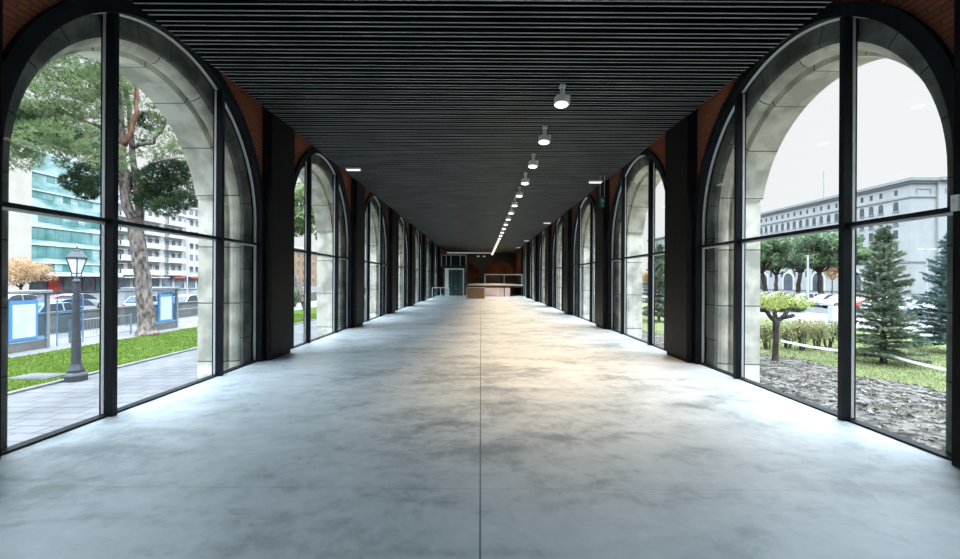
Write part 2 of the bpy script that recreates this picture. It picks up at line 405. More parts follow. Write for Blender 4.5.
m = MB(); m.box(.42, 4.02, -.03, .03, .92, 1.0); m.build('handrail', M['alu'], rl)
for x in (.45, 2.28, 3.98):
    m = MB(); m.box(x-.035, x+.035, -.03, .03, 0, .94); m.build('post', M['alu'], rl)
for a, b in ((.5, 2.22), (2.34, 3.92)):
    m = MB(); m.box(a, b, -.006, .006, .08, .9); m.build('glass_panel', M['panelglass'], rl)
ul = empty('strip_lamp', (1.9, 42.75, .90)); tag(ul, 'strip lamp glowing under the raised platform', 'lamp')
m = MB(); m.box(-1.4, 1.5, -.05, .05, 0, .06); m.build('housing', M['white'], ul)
m = MB(); m.box(-1.35, 1.45, -.04, .04, -.012, 0); m.build('diffuser', emit('strip_diffuser', (1,.93,.88), 16), ul)

cb = empty('wooden_counter', (-.37, 37.2, 0)); tag(cb, 'brown wooden counter block in front of the raised platform', 'counter')
m = MB(); m.box(-.74, .74, .02, .8, .05, .92); m.build('body', M['wood'], cb)
m = MB(); m.box(-.78, .78, 0, .84, .92, .97); m.build('top', M['slab'], cb)
for e in (-.75, .75):
    m = MB(); m.box(e-.03, e+.03, 0, .03, 0, .92); m.build('corner_trim', M['slab'], cb)
rl = empty('glass_railing', (-3.35, 37.2, 0)); tag(rl, 'low glass railing on the floor before the white door frame', 'railing', 'glass railings at the far end')
m = MB(); m.box(-.72, .72, -.03, .03, .9, .96); m.build('handrail', M['alu'], rl)
for x in (-.7, 0, .7):
    m = MB(); m.box(x-.025, x+.025, -.025, .025, 0, .9); m.build('post', M['alu'], rl)
for a, b in ((-.66, -.04), (.04, .66)):
    m = MB(); m.box(a, b, -.006, .006, .08, .86); m.build('glass_panel', M['panelglass'], rl)
lb = empty('glass_lobby', (-2.5, 42.5, 0)); tag(lb, 'glazed lobby with white door frame at the far left end', 'lobby')
m = MB(); m.box(-.92, -.58, 0, .2, 0, 2.7); m.box(.82, .92, 0, .2, 0, 2.7); m.box(-.58, .82, 0, .2, 2.58, 2.7); m.build('door_frame', M['offwhite'], lb)
m = MB(); m.box(-.58, .82, .08, .1, 0, 2.58); m.build('door_glass', M['panelglass'], lb)
for x in (-.1, .35):
    m = MB(); m.box(x-.03, x+.03, .05, .12, 0, 2.58); m.build('door_stile', M['steel'], lb)
m = MB(); m.box(-1.3, 1.15, -.02, .3, 2.72, 2.95); m.build('beam', M['dark'], lb)
m = MB()
for x in (-1.25, -.8, -.35, .55, 1.1): m.box(x-.04, x+.04, 0, .1, 2.95, 4.0)
m.box(-1.3, 1.15, 0, .1, 3.95, 4.05); m.build('upper_frame', mat('grey_frame', (.22,.25,.26), .4), lb)
m = MB(); m.box(-1.25, 1.1, .04, .06, 2.95, 3.95); m.build('upper_glass', mat('smoked_glass', (.012,.018,.02), .1), lb)
m = MB(); m.box(-1.3, 1.15, 2.4, 2.5, 0, 4.05); m.build('back_wall', mat('dark_teal_wall', (.04,.06,.06), .5, 0, (.10,.14,.14), 1.5, 3), lb)
m = MB(); m.box(-2.6, 2.9, -.06, .06, 0, .1); cv = m.build('cove_light', M['cove']); cv.location = (-1.5, 53.85, 4.83)
tag(cv, 'pale cove light strip where the ceiling ends', 'light')

for x, lab in ((-.25, 'round lamp hanging at the far end, the one over the dark screen'), (.42, 'round lamp hanging at the far end, the one beside the spotlight row')):
    e = empty('pendant_lamp', (x, 50, 4.25)); tag(e, lab, 'lamp', 'round lamps at the far end')
    m = MB(); m.tube([(0,0,.12),(0,0,.68)], .012, 6); m.build('rod', M['steel'], e)
    m = MB(); m.lathe([(.03,.14),(.12,.10),(.16,0),(.15,-.02)], 16); m.build('shade', M['white'], e)
    m = MB(); m.lathe([(.13,-.02),(.13,-.03)], 16); m.build('lens', M['flat'], e)
    ld = bpy.data.lights.new('lamp_beam', 'SPOT'); ld.energy = 45; ld.color = (1,.80,.66); ld.spot_size = math.radians(110); ld.spot_blend = .6; ld.shadow_soft_size = .12
    lo = bpy.data.objects.new('beam', ld); COL.objects.link(lo); lo.parent = e; lo.location = (0, 0, -.06); lo.rotation_euler = (math.radians(62), 0, 0)

# ------------------------------------------------------------------ ceiling lamps
def make_spot():
    root = empty('track_spotlight', (0, 0, 0))
    k = MB(); k.box(-.05, .05, -.045, .045, -.03, .02); k.lathe([(.032,-.03),(.042,-.06),(.042,-.17),(.03,-.185)], 12); k.build('stem', M['white'], root, bevel=.004)
    h = MB(); h.lathe([(.06,.075),(.11,.07),(.122,.05),(.125,-.06),(.118,-.065)], 20); hd = h.build('lamp_head', M['white'], root, smooth=False)
    hd.location = (-.015, 0, -.255); hd.rotation_euler = (math.radians(-9), math.radians(3), 0)
    l = MB(); l.lathe([(.108,-.058),(.108,-.068)], 20); l.build('lens', M['lens'], hd)
    br = MB(); br.box(.125, .14, -.035, .035, -.05, .10); br.box(-.01, .14, -.02, .02, .09, .105); br.build('yoke', M['white'], hd)
    ld = bpy.data.lights.new('spot_beam', 'SPOT'); ld.energy = 500; ld.color = (1, .70, .44); ld.spot_size = math.radians(82); ld.spot_blend = .9; ld.shadow_soft_size = .06
    lo = bpy.data.objects.new('beam', ld); COL.objects.link(lo); lo.parent = hd; lo.location = (0, 0, -.09); lo.rotation_euler = (0, math.radians(-5), 0)
    return root
sp0 = make_spot()
for i in range(23):
    o = sp0 if i == 0 else copy_tree(sp0)
    o.location = (1.4, 7.47 + 2.05*i, ZC)
    tag(o, f'white track spotlight, {ORD[i]} from the viewer in the ceiling row', 'spotlight', 'row of ceiling spotlights')
def make_flat():
    root = empty('ceiling_luminaire', (0, 0, 0))
    k = MB(); k.box(-.21, .21, -.08, .08, -.05, 0); k.build('housing', M['white'], root, bevel=.004)
    k = MB(); k.box(-.19, .19, -.065, .065, -.062, -.05); k.build('diffuser', M['flat'], root)
    return root
fl0 = make_flat()
for i, (x, y, lab) in enumerate(((-3.78, 13.1, 'small flat white ceiling light near the left wall'), (3.82, 14.6, 'small flat white ceiling light near the right wall, first of its row'),
        (3.82, 25.2, 'small flat white ceiling light near the right wall, second of its row'), (3.82, 36.7, 'small flat white ceiling light near the right wall, third of its row'),
        (3.82, 44.5, 'small flat white ceiling light near the right wall, fourth of its row'))):
    o = fl0 if i == 0 else copy_tree(fl0)
    o.location = (x, y, ZC); tag(o, lab, 'ceiling light', 'flat ceiling lights by the walls')

# hanging emergency exit sign
es = empty('exit_sign', (3.86, 13.9, 4.1)); tag(es, 'green emergency exit sign hanging near the right wall', 'sign')
m = MB(); m.box(-.085, .085, -.02, .02, -.17, .17); m.build('sign_board', mat('sign_green', (.006,.07,.045), .5), es)
m = MB()
for x in (-.07, .07): m.tube([(x,0,.17),(x,0,.84)], .006, 6)
m.build('hanging_rod', M['alu'], es)
m = MB(); yy = -.024                                   # running man above a white arrow
m.lathe([(.004,-.006),(.02,-.002),(.02,.002),(.004,.006)], 10, (.01, yy, .115))
m.box(-.025,.02,yy,yy+.004,.03,.095); m.box(-.06,-.02,yy,yy+.004,.07,.09); m.box(.015,.055,yy,yy+.004,.05,.07); m.box(-.05,-.02,yy,yy+.004,-.01,.03); m.box(.0,.05,yy,yy+.004,.005,.03)
m.box(-.012,.012,yy,yy+.004,-.10,-.03); m.add([(-.045,yy,-.09),(.045,yy,-.09),(0,yy,-.145)], [(0,1,2),(2,1,0)])
m.build('pictogram', mat('sign_white', (.25,.36,.32), .5), es)
th = empty('thermostat', (4.118, 3.78, 2.32)); tag(th, 'small white control box on the dark pier at the right edge', 'control box')
m = MB(); m.box(-.025, 0, -.03, .03, -.07, .07); m.build('case', M['white'], th, bevel=.004)
m = MB(); m.box(-.028, -.025, -.012, .012, .01, .04); m.build('dial', M['alu'], th)

# ------------------------------------------------------------------ ground outside
M['asphalt'] = mat('asphalt', (.075,.076,.078), .9, 0, (.10,.102,.104), 2, 5)
M['paver'] = brickmat('grey_pavers', (.155,.153,.157), (.138,.137,.141), (.085,.085,.087), .6, .4, 'XY', .02, .8)
M['walk'] = mat('pale_pavement', (.17,.167,.165), .85, 0, (.21,.207,.203), 1.5, 5)
M['kerb'] = mat('kerb_stone', (.13,.13,.13), .8, 0, (.17,.17,.17), 3, 4)
M['lawn'] = mat('lawn', (.04,.075,.009), .9, 0, (.07,.11,.016), 1.3, 8, bump=.5)
M['blade'] = leafmat('grass_blade', (.075,.125,.018), (.135,.19,.035), .7, .3)
M['concwall'] = mat('grey_concrete', (.10,.103,.103), .85, 0, (.14,.14,.138), 1.2, 6, (1,1,3))
m = MB(); m.box(-400, 400, -60, 700, G-.5, G-.12)
tag(m.build('ground', M['asphalt']), 'grey asphalt street around the building', 'street', kind='structure')
m = MB(); m.box(-11.25, -5.25, -6, 70, G-.12, G)
tag(m.build('path', M['paver']), 'grey paved walk along the left windows', 'pavement', kind='structure')
m = MB(); m.box(-11.43, -11.25, -6, 70, G-.12, G+.05)
tag(m.build('kerb', M['kerb']), 'pale stone kerb between paved walk and lawn', 'kerb', kind='structure')
m = MB(); m.box(-21.3, -16.3, -6, 120, G-.12, G+.01)
tag(m.build('pavement', M['walk']), 'pale pavement behind the lawn on the street side', 'pavement', kind='structure')
def blades(mb, n, inside, h, rng, zf=lambda x, y: G):
    k = 0
    while k < n:
        x, y, ok = inside(rng)
        if not ok: continue
        k += 1; a = rng.random()*PI*2; hh = h*(.5+rng.random()); ww = .012+.012*rng.random(); z = zf(x, y)
        dx, dy = math.cos(a)*ww, math.sin(a)*ww; lx, ly = (rng.random()-.5)*hh, (rng.random()-.5)*hh
        mb.add([(x-dx,y-dy,z-.01),(x+dx,y+dy,z-.01),(x+lx,y+ly,z+hh)], [(0,1,2)])
m = MB(); m.box(-16.3, -11.43, -6, 70, G-.12, G+.02); gl = m.build('lawn', M['lawn']); tag(gl, 'strip of green lawn between the paved walk and the street', 'lawn', kind='structure')
rng = random.Random(3); m = MB()
def ins(r):
    y = 9 + 26*r.random()**1.4; x = -16.3 + 4.85*r.random()
    return x, y, not (-13.1 < x < -11.8 and 12.0 < y < 12.9)
blades(m, 30000, ins, .045, rng, lambda x, y: G+.02)
tag(m.build('grass', M['blade']), 'short green grass growing on the left lawn', 'grass', kind='stuff')
m = MB(); m.box(-13.0, -11.9, 12.1, 12.8, G-.02, G+.05); m.box(-12.9, -12.0, 12.2, 12.7, G+.05, G+.06)
tag(m.build('drain_cover', M['concwall'], bevel=.01), 'grey slab cover lying in the lawn near the lamp post', 'drain cover')

# right: bare soil by the windows, lawn further out
M['soil'] = mat('bare_soil', (.025,.021,.017), .95, 0, (.155,.142,.128), 3.6, 10, bump=.9, lo=.38, hi=.62)
M['lawn2'] = mat('pale_lawn', (.085,.11,.04), .9, 0, (.14,.16,.07), 1.1, 8, bump=.5)
M['blade2'] = leafmat('grass_blade_pale', (.135,.16,.065), (.235,.245,.125), .6, .3)
def soil_edge(y): return 11.95 - .028*max(0, y-11)**2 + .35*math.sin(y*1.3) + .2*math.sin(y*3.1+1)
m = MB(); vs = []; fs = []; ny = 80
for j in range(ny):
    y = -4 + j*.5; e = soil_edge(y) if y < 19 else max(6.2, soil_edge(19) - (y-19)*.1)
    for i in range(12):
        x = 5.2 + (e-5.2)*i/11; vs.append((x, y, G + .03*noise.noise(Vector((x*1.5, y*1.5, 0)))*(0 if i == 11 else 1) + .015*(i < 11)))
for j in range(ny-1):
    for i in range(11): fs.append((j*12+i, j*12+i+1, (j+1)*12+i+1, (j+1)*12+i))
m.add(vs, fs); tag(m.build('soil', M['soil'], smooth=True), 'bare brown soil along the right windows', 'soil', kind='structure')
m = MB(); m.box(5.2, 22.3, -6, 120, G-.12, G-.005); tag(m.build('lawn_right', M['lawn2']), 'green lawn under the fir trees', 'lawn', kind='structure')
m = MB(); m.box(22.3, 30, -6, 200, G-.12, G+.01); tag(m.build('path_right', M['walk']), 'pale paved path beyond the right lawn', 'path', kind='structure')
m = MB()
def ins2(r):
    y = 7.5 + 17*r.random()**1.2; x = 9 + 11*r.random(); e = soil_edge(y)
    if x < e: return x, y, noise.noise(Vector((x*.9, y*.9, 3.3))) > (-.05 if abs(y-9.5) < 1.3 and abs(x-9.2) < 1.6 else .33)
    return x, y, True
blades(m, 30000, ins2, .045, rng, lambda x, y: G)
tag(m.build('grass', M['blade2']), 'pale green grass on the right lawn and in the soil', 'grass', kind='stuff')
m = MB(); k = 0
while k < 9000:
    y = 6 + 12*rng.random(); x = 5.4 + 7*rng.random()
    if x > soil_edge(y) + .25*rng.random(): continue
    k += 1; s = .012 + .055*rng.random()**2; z = G + .02
    vv = [(x + s*(rng.random()-.5)*2.4, y + s*(rng.random()-.5)*2.4, z + s*(rng.random()*.9-.3)) for _ in range(4)]
    m.cur = 0 if rng.random() < .6 else 1
    m.add(vv, [(0,1,2),(0,2,3),(0,3,1),(1,3,2)])
m.cur = 0
tag(m.build('soil_clods', [mat('soil_clod', (.03,.025,.02), .95), mat('dry_leaf', (.23,.215,.195), .9)]), 'clods and dry leaf litter strewn over the bare soil', 'leaf litter', kind='stuff')

# ------------------------------------------------------------------ trees
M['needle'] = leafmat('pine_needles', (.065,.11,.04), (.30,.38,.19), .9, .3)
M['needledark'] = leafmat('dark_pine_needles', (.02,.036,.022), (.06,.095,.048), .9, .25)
M['firn'] = leafmat('fir_needles', (.055,.085,.05), (.225,.27,.185), 1.5, .25)
M['firblue'] = leafmat('blue_fir_needles', (.04,.075,.068), (.12,.19,.18), 1.5, .25)
M['bark'] = mat('pine_bark', (.05,.042,.037), .9, 0, (.24,.20,.18), 7, 8, (1,1,.5), bump=1)
M['barkred'] = mat('red_pine_bark', (.13,.06,.04), .9, 0, (.26,.15,.10), 4, 6, (1,1,.4), bump=.6)
M['barkdark'] = mat('dark_bark', (.025,.02,.018), .9, 0, (.075,.062,.055), 6, 6, (1,1,.4), bump=.8)
M['pale_leaf'] = leafmat('pale_green_leaves', (.22,.26,.06), (.38,.40,.14), 2, .35)
M['shrub_leaf'] = leafmat('olive_shrub_leaves', (.15,.155,.065), (.33,.31,.17), 2, .3)
M['hedge_leaf'] = leafmat('hedge_leaves', (.05,.09,.025), (.10,.155,.05), 2, .3)
M['autumn'] = leafmat('autumn_leaves', (.33,.20,.10), (.50,.36,.22), 2, .35)
M['stonepine'] = leafmat('stone_pine_needles', (.085,.14,.075), (.22,.30,.16), .5, .25)

def rv(r): 
    while True:
        v = Vector((r.uniform(-1,1), r.uniform(-1,1), r.uniform(-1,1)))
        if .05 < v.length < 1: return v.normalized()
def tuft(mb, p, d, ln, n, wd, r):
    for _ in range(n):
        t = (d + rv(r)*.8).normalized(); sd = t.cross(rv(r)).normalized()*wd
        e = p + t*ln*(.6+.5*r.random())
        mb.add([p-sd, p+sd, e], [(0,1,2)])
def clump(mb, c, rad, n, ln, r, nt=6, wd=.014, flat=.7):
    c = Vector(c)
    for _ in range(n):
        d = rv(r); d.z = d.z*.9 + .1
        q = .45 + .55*r.random()**.5
        p = c + Vector((d.x*rad*q, d.y*rad*q, d.z*rad*q*flat))
        tuft(mb, p, (d + Vector((0,0,.25))).normalized(), ln, nt, wd, r)
def leafcloud(mb, c, rad, n, sz, r, inner=.3):
    c = Vector(c)
    for _ in range(n):
        d = rv(r); q = inner + (1-inner)*r.random()**.5; p = c + Vector((d.x*rad[0], d.y*rad[1], d.z*rad[2]))*q
        a = rv(r); b = a.cross(rv(r)).normalized(); s = sz*(.6+.8*r.random())
        mb.add([p-a*s, p+b*s*.55, p+a*s, p-b*s*.55], [(0,1,2,3)])
def wobble(pts, n, amt, r):
    """resample a polyline with a little irregularity"""
    pts = [Vector(p) for p in pts]; out = []
    for a, b in zip(pts, pts[1:]):
        for k in range(n): out.append(a.lerp(b, k/n) + rv(r)*amt*(0 if not out else 1))
    out.append(pts[-1]); return out
def limb(mb, pts, r0, r1, r, n=4, amt=.05, sides=8):
    q = wobble(pts, n, amt, r); mb.tube(q, [r0 + (r1-r0)*k/(len(q)-1) for k in range(len(q))], sides)
def at(px, py, y): return Vector(((px-480.5)/F*y, y, CAMZ - (py-280)/F*y))     # a point of the place, measured at distance y

# the big twin-stemmed pine on the left lawn
rng = random.Random(11); YP = 21.6
pt = empty('pine_tree', (-16.35, YP, G)); tag(pt, 'tall pine with a leaning twin trunk on the left lawn', 'tree')
def loc(v): return Vector(v) - Vector((-16.35, YP, G))
base = at(147, 337, YP)
m = MB()
m.tube(wobble([loc(at(148,339,YP)), loc(at(147,331,YP)), loc(at(146,315,YP)), loc(at(143,280,YP)), loc(at(138,240,YP)), loc(at(135,226,YP))], 3, .03, rng),
       [.55,.48,.42,.38,.36,.35,.345,.34,.335,.33,.33,.33,.325,.32,.31,.29], 14)
limb(m, [loc(at(135,228,YP)), loc(at(126,205,YP)), loc(at(122,165,YP)), loc(at(119,120,YP)), loc(at(117,70,YP)), loc(at(121,25,YP)), loc(at(126,-25,YP))], .24, .10, rng, 3, .05, 10)
limb(m, [loc(at(137,232,YP+.2)), loc(at(140,205,YP+.3)), loc(at(136,175,YP+.4)), loc(at(131,148,YP+.5)), loc(at(129,110,YP+1)), loc(at(118,60,YP+1.4))], .20, .08, rng, 3, .05, 10)
for a in ([(132,150),(152,146),(164,127),(168,108)], [(136,175),(158,182),(172,178)], [(123,160),(100,128),(70,118),(40,112)], [(121,120),(95,88),(60,70),(30,66)],
          [(124,170),(98,150),(60,148),(25,145)], [(135,180),(160,165),(180,160)], [(118,90),(95,60),(70,40)]):
    limb(m, [loc(at(x, y, YP - .15*k)) for k, (x, y) in enumerate(a)], .11, .03, rng, 3, .08, 6)
tk = m.build('trunk', M['bark'], pt, smooth=True)
m = MB(); limb(m, [loc(at(124,148,YP-.35)), loc(at(131,133,YP-.4)), loc(at(136,115,YP-.4)), loc(at(136,92,YP-.3)), loc(at(132,66,YP-.2)), loc(at(133,30,YP))], .125, .06, rng, 3, .03, 8)
m.build('branch', M['barkred'], pt, smooth=True)
m = MB()
for x, y in ((22,70),(40,52),(58,42),(78,36),(96,40),(70,62),(92,66),(30,100),(52,86),(75,88),(98,92),(18,122),(40,118),(62,116),(88,118),(104,110),(22,148),(45,142),(68,140),(92,146),
             (104,160),(80,165),(14,95),(112,50),(110,80),(12,160),(60,20),(90,10),(110,20),(35,25),(-5,110),(-5,150)):
    yy = YP - 2.2 + 3.4*rng.random(); clump(m, loc(at(x, y, yy)), .85+.45*rng.random(), 420, .24, rng, 6, .014, .62)
m.build('foliage', M['needle'], pt)
m = MB()
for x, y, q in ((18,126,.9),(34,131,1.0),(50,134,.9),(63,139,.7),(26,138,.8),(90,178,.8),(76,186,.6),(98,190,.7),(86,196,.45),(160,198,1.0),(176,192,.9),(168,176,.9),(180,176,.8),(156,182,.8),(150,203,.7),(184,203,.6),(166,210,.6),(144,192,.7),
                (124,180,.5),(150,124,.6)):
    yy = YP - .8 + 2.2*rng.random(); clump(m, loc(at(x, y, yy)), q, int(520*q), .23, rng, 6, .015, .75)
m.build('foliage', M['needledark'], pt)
m = MB()
for x, y, q in ((128,58,.9),(146,70,.8),(124,100,.6),(143,100,.8),(162,118,.6),(172,140,.7),(152,154,.8),(182,150,.6),(140,134,.7),(128,30,1.0),(150,40,.9),(165,95,.6),(170,160,.7)):
    yy = YP - .5 + 2.2*rng.random(); clump(m, loc(at(x, y, yy)), q, int(260*q), .22, rng, 6, .013, .7)
m.build('foliage', M['needle'], pt)

def simple_tree(name, label, x, y, h, crown, trunk_r, leaf, bark, n=420, sz=.12, group=None, lean=0, clumps=9, base=.45, flat=.6, seed=1):
    """branching trunk and a crown of leaf clusters"""
    r = random.Random(seed); root = empty(name, (x, y, G)); tag(root, label, 'tree', group)
    m = MB(); top = Vector((lean, 0, h*base)); limb(m, [(0,0,-.05), (lean*.5,0,h*base*.5), top], trunk_r, trunk_r*.7, r, 3, trunk_r*.25)
    f = MB()
    for k in range(clumps):
        a = 2*PI*k/clumps + r.random(); q = .25 + .75*r.random()
        c = Vector((lean + math.cos(a)*crown*.62*q, math.sin(a)*crown*.62*q, h*(base+1)/2 + (h*(1-base)*.36)*r.uniform(-.7, .9)))
        limb(m, [top, top.lerp(c, .5)+Vector((0,0,-.1*h*(1-base))), c], trunk_r*.42, trunk_r*.12, r, 2, trunk_r*.2, 6)
        leafcloud(f, c, (crown*.45, crown*.45, crown*.45*flat), n, sz, r, .2)
    m.build('trunk', bark, root, smooth=True); f.build('foliage', leaf, root); return root

def conifer(name, label, x, y, h, rad, leaf, seed, base=.25, droop=.35):
    r = random.Random(seed); root = empty(name, (x, y, G)); tag(root, label, 'tree', 'fir trees on the right lawn')
    m = MB(); m.tube([(0,0,-.05),(0,0,.4),(.02,0,h*.5),(0,0,h)], [.11,.09,.055,.01], 8)
    f = MB(); N = int(h*30)
    for q0 in range(N):
        z = base + (h*.985-base)*(q0 + r.random())/N; t = (z-base)/(h-base)
        a = q0*2.399 + r.uniform(-.5, .5); l = (rad*(1-t)**.8 + .08)*r.choice((.55,.75,.9,1,1.08))*r.uniform(.85,1.1); dr = droop*r.uniform(.3,1.3)*(1-.9*t)
        P = []
        for q in range(6):
            u = q/5; P.append(Vector((math.cos(a)*l*u, math.sin(a)*l*u, z + l*(.16*u*(1+2.5*t) - dr*u*u + .10*u**4) + r.uniform(-.012,.012))))
        m.tube(P, [.02*(1-t)+.006 - .004*q/5 for q in range(6)], 4)
        side = Vector((-math.sin(a), math.cos(a), 0)); fw = Vector((math.cos(a), math.sin(a), 0)); ns = max(4, int(l*14))
        for q in range(ns):
            u = .15 + .85*(q+r.random()*.9)/ns; i = min(4, int(u*5)); p = P[i].lerp(P[i+1], u*5-i)
            for sg in (-1, 1):
                tl = (.08+.26*l*(1.05-u))*r.uniform(.6,1.3); d = (side*sg + fw*r.uniform(.4,1.1) + Vector((0,0,r.uniform(-.45,.25)))).normalized()
                for c in range(3): tuft(f, p + d*(tl*c/3), d, .14, 5, .014, r)
            tuft(f, p, fw + Vector((0,0,.3)), .12, 3, .013, r)
    for q in range(10): tuft(f, Vector((0,0,h*.93+.01*q*h/3)), Vector((0,0,1)), .12, 4, .01, r)
    m.build('trunk', M['barkdark'], root, smooth=True); f.build('foliage', leaf, root); return root
conifer('fir_tree', 'dark green fir tree standing whole in the large right window', 14.05, 15.3, 4.75, 1.22, M['firn'], 5, .14)
conifer('fir_tree', 'bluish fir tree cut by the right edge of the window', 18.9, 17.6, 4.9, 1.45, M['firblue'], 8, .3)
conifer('fir_tree', 'leafy green fir seen through the second right arched window', 12.4, 30.5, 5.4, 1.6, M['firn'], 9, .3)
conifer('fir_tree', 'fir partly hidden behind the second right window mullion', 11.0, 33.5, 4.4, 1.3, M['hedge_leaf'], 19, .3)

# pollarded little tree with stub branches
rng = random.Random(21); pt = empty('pollard_tree', (10.55, 15.7, G)); tag(pt, 'small pollarded tree with knobbly forked trunk on the right lawn', 'tree')
m = MB(); m.tube(wobble([(0,0,-.05),(0,0,.15),(.02,0,.8),(.05,0,1.45)], 2, .012, rng), [.15,.12,.105,.10,.098,.105,.125], 10)
for a in ([(.04,0,1.38),(-.2,.05,1.62),(-.38,.05,1.98)], [(.05,0,1.4),(.25,-.05,1.58),(.45,-.05,1.85)], [(.05,0,1.4),(.1,.2,1.7),(.2,.35,1.95)], [(.2,-.05,1.56),(.42,-.1,1.58),(.55,-.1,1.62)]):
    limb(m, a, .085, .06, rng, 2, .015, 8); m.lathe([(.03,-.06),(.075,-.02),(.075,.03),(.03,.07)], 8, a[-1])
m.build('trunk', M['barkdark'], pt, smooth=True)
m = MB()
for _ in range(26):
    a = rng.random()*6.3; q = rng.random()**.5; c = Vector((math.cos(a)*q*.95, math.sin(a)*q*.95, 1.98 + .32*rng.random()))
    leafcloud(m, c, (.36,.36,.18), 52, .05, rng)
m.build('foliage', M['pale_leaf'], pt)
twg = MB()
for a in range(22):
    an = rng.random()*6.3; s0 = Vector(((-.38,.05,1.95),(.45,-.05,1.85),(.2,.35,1.93))[a % 3]); limb(twg, [s0, s0 + Vector((math.cos(an)*.25, math.sin(an)*.25, .2)), s0 + Vector((math.cos(an)*.6, math.sin(an)*.6, .38))], .012, .004, rng, 2, .01, 4)
twg.build('twigs', M['barkdark'], pt)

st = MB(); st.box(12.57, 12.63, 10.97, 11.03, G-.05, -.55); tag(st.build('stake', M['bark']), 'wooden stake holding the end of the white barrier tape', 'stake')
def shrub(x, y, h, rad, label, leaf, seed, stems=9, n=800, name='shrub', group=None):
    r = random.Random(seed); root = empty(name, (x, y, G)); tag(root, label, 'shrub', group); m = MB(); f = MB()
    for k in range(stems):
        a = r.random()*6.3; q = r.uniform(.3,1); e = Vector((math.cos(a)*rad*.7*q, math.sin(a)*rad*.7*q, h*.58))
        limb(m, [(math.cos(a)*.08, math.sin(a)*.08, -.03), e*.5+Vector((0,0,.05)), e], .03, .012, r, 2, .03, 5)
        leafcloud(f, e, (rad*.5, rad*.5, h*.40), n//stems, .05, r, .15)
    m.build('stems', M['barkdark'], root); f.build('foliage', leaf, root); return root
for k, (px, d, h, lab) in enumerate(((768, 18.4, 1.25, 'olive bush left of the pollarded tree trunk'), (788, 18.7, 1.2, 'olive bush right behind the pollarded tree trunk'),
        (804, 18.0, 1.38, 'tallest olive bush in the middle of the bush row'), (818, 18.3, 1.32, 'olive bush next to the end of the bush row'), (829, 18.9, 1.25, 'olive bush at the right end of the bush row'))):
    shrub((px-480.5)/F*d, d, h, .55, lab, M['shrub_leaf'], 40+k, group='row of olive bushes')
for k, x in enumerate((26.0, 27.5, 29.0)):
    r = random.Random(60+k); m = MB(); leafcloud(m, (0,0,.5), (.62,1.3,.5), 1500, .09, r, .1); o = m.build('hedge', M['hedge_leaf']); o.location = (x, 40.5, G)
    tag(o, ('clipped green hedge beyond the pale path, end by the pollarded tree', 'clipped green hedge beyond the pale path, middle block', 'clipped green hedge beyond the pale path, end by the mullion')[k], 'hedge', 'clipped hedge blocks')
for k, (px, d, h, cr) in enumerate(((767, 74, 10.6, 4.6), (797, 80, 11.0, 5.2), (822, 72, 10.8, 5.4), (846, 92, 12.2, 5.0), (776, 98, 10.5, 5.0))):
    simple_tree('stone_pine', ('dark stone pine next to the arch jamb', 'stone pine behind the pale street lamp', 'stone pine nearest the wide mullion', 'stone pine partly behind the wide mullion', 'far stone pine between two nearer pines')[k],
                (px-480.5)/F*d, d, h, cr, .42, M['stonepine'], M['barkdark'], 900, .24, 'stone pines before the long building', (-.8,.6,-.5,.4,0)[k], 14, .40, .5, 70+k)
for k, (px, d, h, cr, mt, lab) in enumerate(((20, 39, 4.4, 2.0, 'autumn', 'orange autumn tree behind the bus shelter'), (30, 45, 4.8, 2.2, 'autumn', 'second orange autumn tree further up the street'),
        (832, 104, 7.5, 3.0, 'autumn', 'ochre tree between the stone pines'), (655, 60, 4.0, 2.4, 'autumn', 'rusty tree far beyond the second right window'))):
    simple_tree('autumn_tree', lab, (px-480.5)/F*d, d, h, cr, .13, M[mt], M['barkdark'], 260, .10 if d < 50 else .2, None, .1, 9, .42, .8, 90+k)
simple_tree('pine_tree', 'pine with a slanting trunk seen through the second left arched window', -15.3, 39, 11.5, 4.2, .28, M['needle'], M['bark'], 900, .16, None, -2.2, 14, .5, .5, 101)
simple_tree('pine_tree', 'far pine above the street beyond the second left window', -20.5, 62, 11.5, 4.2, .3, M['needledark'], M['bark'], 900, .2, None, 1, 13, .5, .5, 102)
shrub(-19.4, 46, 2.4, 1.5, 'dark rounded bush beyond the second left window', M['hedge_leaf'], 105, 9, 1800)
shrub(-18.6, 44, 1.7, 1.2, 'smaller dark bush beside the rounded bush', M['hedge_leaf'], 106, 9, 1400)

# white barrier tape sagging between the trees
m = MB()
def tape(a, b, sag):
    a, b = Vector(a), Vector(b); n = 14; pr = None
    for k in range(n+1):
        t = k/n; p = a.lerp(b, t) - Vector((0,0,sag*4*t*(1-t))); q = (p + Vector((.0,.0,.04)), p - Vector((0,0,.04)), p + Vector((.004,.004,-.04)), p + Vector((.004,.004,.04)))
        if pr: m.add(list(pr)+list(q), [(0,1,5,4),(1,2,6,5),(2,3,7,6),(3,0,4,7)])
        pr = q
tape((10.7, 15.62, -.47), (14.0, 15.2, -.83), .1); tape((14.0, 15.1, -.86), (12.6, 11.0, -.72), .05)
tag(m.build('barrier_tape', mat('white_tape', (.75,.75,.75), .5)), 'white barrier tape stretched from the pollarded tree past the fir', 'tape')

